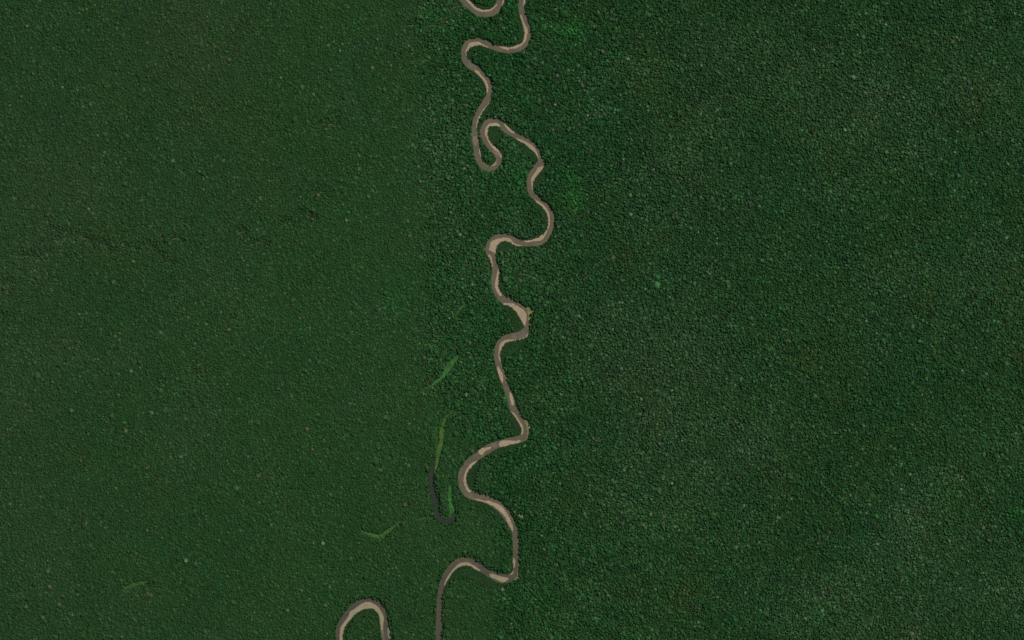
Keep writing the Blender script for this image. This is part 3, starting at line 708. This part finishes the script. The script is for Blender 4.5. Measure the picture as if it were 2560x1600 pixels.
# how crisp the relief is: softer, hazier light left of the seam, put into relief and colour, rough canopy to the right
seam = np.interp(y, [0, 480, 930, 1060, 1150, 1300, 1440, 1520, 1640], [1046, 1066, 1062, 1130, 1215, 1235, 1250, 1238, 1240])
soft = 1 / (1 + np.exp((x - seam - 8 * vnoise(x, y, 60, 91)) / 7.0))
r = 2.7 * np.exp(rng.normal(0, .29, n)) * (1 + .08 * vnoise(x, y, 90, 5))
r *= 1 + .04 * soft
r *= 1 + .10 * (1 - soft)
bigc = rng.uniform(0, 1, n) < .035
r[bigc] *= rng.uniform(1.25, 1.6, bigc.sum())
corr = np.exp(-((x - 1230) / 210.0) ** 2)                       # flood-plain forest beside the river
r *= 1 + .12 * corr * (1 - soft)
zt = 25 + (4.2 - 2.8 * soft) * vnoise(x, y, 14, 17, 2) + 1.5 * (r - 2.7) + rng.normal(0, 1, n) * (3.5 - 2.2 * soft)
dep = r * S * (1.0 - .45 * soft) * rng.uniform(.8, 1.25, n)
# colours
green = np.array((.0205, .0730, .0190)); teal = np.array((.0150, .066, .0215)); olive = np.array((.038, .070, .0165))
grey = np.array((.048, .084, .038)); brown = np.array((.066, .060, .038)); lush = np.array((.0125, .077, .0165))
def mix(a, b, t): return a + (b - a) * np.clip(t, 0, 1)[:, None]
col = np.repeat(green[None], n, 0)
west = 1 / (1 + np.exp((x - 640) / 120.0))
n1 = vnoise(x, y, 150, 41, 4); n2 = vnoise(x, y, 120, 42, 4); n3 = vnoise(x, y, 200, 43, 4)
col = mix(col, teal[None], .45 + .55 * n1 + rng.normal(0, .28, n))
col = mix(col, olive[None], -.02 + .20 * soft + .55 * n2 + rng.normal(0, .26, n))
col = mix(col, grey[None], -.06 + .16 * west + .55 * n3 + rng.normal(0, .30, n))
drift = np.zeros(n)
for bx, by, ax, ay, bw in [(150,430,150,230,.35),(60,1000,120,300,.30),(470,90,150,130,.40),(620,620,90,200,.12),(1760,330,150,330,.34),(1960,150,200,150,.30),
                           (2400,140,150,200,.34),(1650,980,150,230,.32),(1830,1100,200,120,.25),(2350,800,190,90,.18),(2430,1420,160,140,.36),
                           (1500,760,80,150,.16),(1990,620,120,90,.18),(2120,1500,140,80,.2),(1560,1250,120,160,.16)]:
    drift += bw * (.85 if bx > 1300 else 1) * np.exp(-((x - bx) / ax) ** 2 - ((y - by) / ay) ** 2)
drift *= np.where(x > 1300, .62, 1.35)
drift *= 1 + .5 * vnoise(x, y, 40, 300, 3)
col = mix(col, np.array((.052, .080, .040))[None], drift)
col = mix(col, np.array((.048, .062, .022))[None], .42 * np.exp(-((x - 520) / 190.0) ** 2 - ((y - 120) / 190.0) ** 2) * (1 + .5 * n1))
rich = np.exp(-((x - 870) / 190.0) ** 2) * (.35 + .3 * n2) + .35 * np.exp(-((x - 700) / 260.0) ** 2 - ((y - 1250) / 330.0) ** 2)
col = mix(col, np.array((.020, .082, .016))[None], rich)
col = mix(col, lush[None], .50 * corr + .20 * n1 - .1 + rng.normal(0, .15, n) * corr)
for bx, by, br, bw in [(1430,70,32,.55),(1427,75,11,.9),(1360,62,14,.5),(1424,448,24,.5),(1434,498,26,.6),(1420,530,18,.45),(1090,52,40,.2),
                       (1290,430,26,.3),(548,86,24,.35),
                       (990,720,60,.3),(660,770,60,.25),(2360,1240,40,.2),(2548,1280,24,.4),(1390,1570,60,.2),(1380,1490,50,.15)]:
    col = mix(col, np.array((.020, .135, .024))[None], bw * np.exp(-((x - bx) ** 2 + (y - by) ** 2) / (2 * (br * .7) ** 2)))
u = rng.uniform(0, 1, n)
sp_ = .5 + .5 * np.clip(vnoise(x, y, 110, 77), -1, 1)
pal = (u < .034 * sp_ + .012 + .012 * soft); col[pal] = np.array(PAL['p']) * rng.uniform(.8, 1.35, pal.sum())[:, None]
tn = (u > .05) & (u < .05 + .018 * sp_ + .001); col[tn] = np.array((.058, .070, .034)) * rng.uniform(.7, 1.3, tn.sum())[:, None]
gr = (u > .97) & (u < .978); col[gr] = np.array((.026, .10, .024)) * rng.uniform(.8, 1.2, gr.sum())[:, None]
yl = (u > .98) & (u < .984); col[yl] = np.array((.075, .11, .035)) * rng.uniform(.8, 1.2, yl.sum())[:, None]
bright = np.exp(rng.normal(0, 1, n) * (.28 - .04 * soft) + .13 * vnoise(x, y, 9, 23, 2) - .12 * soft - .05 * (x > 1300) - .06 * west - .10 * corr * (1 - soft) + .10 * n3 * (1 - soft) + .09 * vnoise(x, y, 60, 61) + .06 * vnoise(x, y, 420, 62))
col *= bright[:, None]
col = mix(col, np.array((.025, .066, .019))[None], .30 * soft)  # haze left of the seam painted in as a more even green
for (ex, ey, key, big) in rest:
    d = np.hypot(x - ex, y - ey); k = int(np.argmin(d)); col[k] = PAL[key]; r[k] = 3.4; zt[k] = 33

fr = look(f_river, x, y); fl = look(f_lake, x, y); fm = look(f_marsh, x, y); fc = look(f_creek, x, y); fcw = fc; fs = look(f_sand, x, y)
isl = look(low, x, y) | ((fs < 9 + 4 * vnoise(x, y, 20, 8)) & (fr < 14))
ok = (fr > r * .55) & (fl > r * .45) & ((fm > r * .45 + .6) | (rng.uniform(0, 1, n) < .05)) & (fc > r * .45 + .6) & ~isl
for (ex, ey, key, big) in things:
    R_ = 4.6 if big else 2.9
    near = np.abs(x - ex) < 9
    idx = np.nonzero(near)[0]
    ok[idx[np.hypot(x[idx] - ex, y[idx] - ey) < R_]] = False
# crowns along the bank stand a little lower
zt = np.where(fr < 7, zt * .85, zt)
taper = np.clip(.34 + .66 * (fcw / 15.0), .3, 1)
taper = np.minimum(taper, np.clip(.50 + .07 * fm, .5, 1)); taper = np.minimum(taper, np.clip(.55 + .06 * fl, .5, 1))
zt = zt * taper; dep = dep * (.45 + .55 * taper)
near = np.clip(1 - fm / 7, 0, 1)[:, None]
col = col + (np.array((.045, .115, .028))[None] - col) * near * rng.uniform(0, .8, (n, 1))
crown_field('rainforest_canopy', x[ok], y[ok], zt[ok], r[ok], dep[ok], col[ok], 21, M_leaf,
            'dense dark green rainforest canopy covering everything but the river')

# lower storey filling the gaps between the crowns
cell = 6.0
ux = np.arange(-MX, 2560 + MX, cell); uy = np.arange(-MY, 1600 + MY, cell)
UX, UY = np.meshgrid(ux, uy)
g_ = np.random.default_rng(5)
UX = UX + g_.uniform(-2, 2, UX.shape); UY = UY + g_.uniform(-2, 2, UY.shape)
sm = np.interp(UY, [0, 480, 930, 1060, 1150, 1300, 1440, 1520, 1640], [1046, 1066, 1062, 1130, 1215, 1235, 1250, 1238, 1240])
us = 1 / (1 + np.exp((UX - sm) / 7.0))
UZ = 11 + 7.5 * us + g_.normal(0, 1, UX.shape) * (2.0 - 1.0 * us)
free = np.minimum.reduce([look(f_river, UX, UY), look(f_lake, UX, UY), look(f_marsh, UX, UY) + 7.0])
UZ = UZ * np.clip((look(f_creek, UX, UY) - 2) / 16, 0, 1) - 1.5 * (look(f_creek, UX, UY) < 2.6)
UZ = np.minimum(UZ, 6.0 + np.clip(look(f_marsh, UX, UY), 0, 20) * 1.6)
free = np.where(look(low, UX, UY), 0, free)
hh, ww = UX.shape
V = np.stack([(UX - 1280) * S, (800 - UY) * S, UZ], -1).reshape(-1, 3)
okv = (free > 5.0)
F = []
for j in range(hh - 1):
    q = okv[j, :-1] & okv[j, 1:] & okv[j + 1, :-1] & okv[j + 1, 1:]
    for i in np.nonzero(q)[0]:
        a = j * ww + int(i); F.append((a + ww, a + ww + 1, a + 1, a))
me = bpy.data.meshes.new('understorey'); me.from_pydata(V.tolist(), [], F); me.update(); me.shade_smooth()
ca = me.color_attributes.new('leaf_colour', 'FLOAT_COLOR', 'POINT')
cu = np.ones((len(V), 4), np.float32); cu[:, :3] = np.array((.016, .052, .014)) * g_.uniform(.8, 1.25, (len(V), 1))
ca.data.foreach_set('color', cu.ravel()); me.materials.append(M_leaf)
uo = bpy.data.objects.new('understorey', me); COL.objects.link(uo)
tag(uo, 'shaded lower storey of leaves seen in gaps between the crowns', kind='stuff')

# low even growth on the point bars
xs, ys = jitter_grid(2.7, .42, 12)
lw = look(low, xs, ys); frs = look(f_river, xs, ys); fss = look(f_sand, xs, ys); fls = look(f_lake, xs, ys)
fcs = look(f_creek, xs, ys)
sel = (lw | ((fcs < 6) & (fcs > .8)) | ((fss < 12 + 4 * vnoise(xs, ys, 20, 8)) & (frs < 17))) & (frs > 1.1) & (fls > 1)
xs, ys = xs[sel], ys[sel]; m_ = len(xs)
cs = np.repeat(np.array((.020, .054, .017))[None], m_, 0)
cs = mix(cs, np.array((.026, .066, .021))[None], .5 + .7 * vnoise(xs, ys, 25, 55))
cs *= np.exp(rng.normal(0, .10, m_))[:, None]
crown_field('riverside_scrub', xs, ys, 8 + 2 * vnoise(xs, ys, 18, 56) + rng.normal(0, .6, m_), np.full(m_, 2.0), np.full(m_, 3.0), cs, 22,
            M_leaf, 'low even green growth on the insides of the river bends', side_n=4)

# marsh grass: fine tufts
xm, ym = jitter_grid(1.7, .45, 13)
fmm = look(f_marsh, xm, ym); idm = look(marsh_id, xm, ym); frm = look(f_river, xm, ym)
for i, (pts, c, lab) in enumerate(MARSH):
    sel = (idm == i) & (fmm < .5 + 1.6 * vnoise(xm, ym, 8, 70 + i)) & (frm > 1)
    a, b = xm[sel], ym[sel]; k_ = len(a)
    cc = np.array(c)[None] * np.exp(.22 * vnoise(a, b, 14, 80 + i) + rng.normal(0, .12, k_))[:, None]
    cc = mix(cc, np.array((.030, .075, .020))[None], .30 + .22 * fmm[sel] + .55 * vnoise(a, b, 16, 85 + i))
    cc *= np.exp(.15 * vnoise(a, b, 5, 95 + i, 2))[:, None]
    crown_field('marsh_grass', a, b, 9 + rng.normal(0, .35, k_), np.full(k_, 1.4), np.full(k_, 1.6), cc, 30 + i, M_leaf, lab, side_n=4)

# ------------------------------------------------------------------ forest going on beyond the photographed frame
def far_ring():
    r0x, r0y = (1280 + MX - 2) * S, (800 + MY - 2) * S
    xi = [-90000, -r0x, r0x, 90000]; yi = [-90000, -r0y, r0y, 90000]
    V = [(a, b, 20) for b in yi for a in xi]
    F = [(4 * j + i, 4 * j + i + 1, 4 * j + i + 5, 4 * j + i + 4) for j in range(3) for i in range(3) if not (i == 1 and j == 1)]
    o = mesh_obj('far_forest', V, F, M_far)
    tag(o, 'rainforest running on beyond the edges of the photo', kind='stuff')
far_ring()
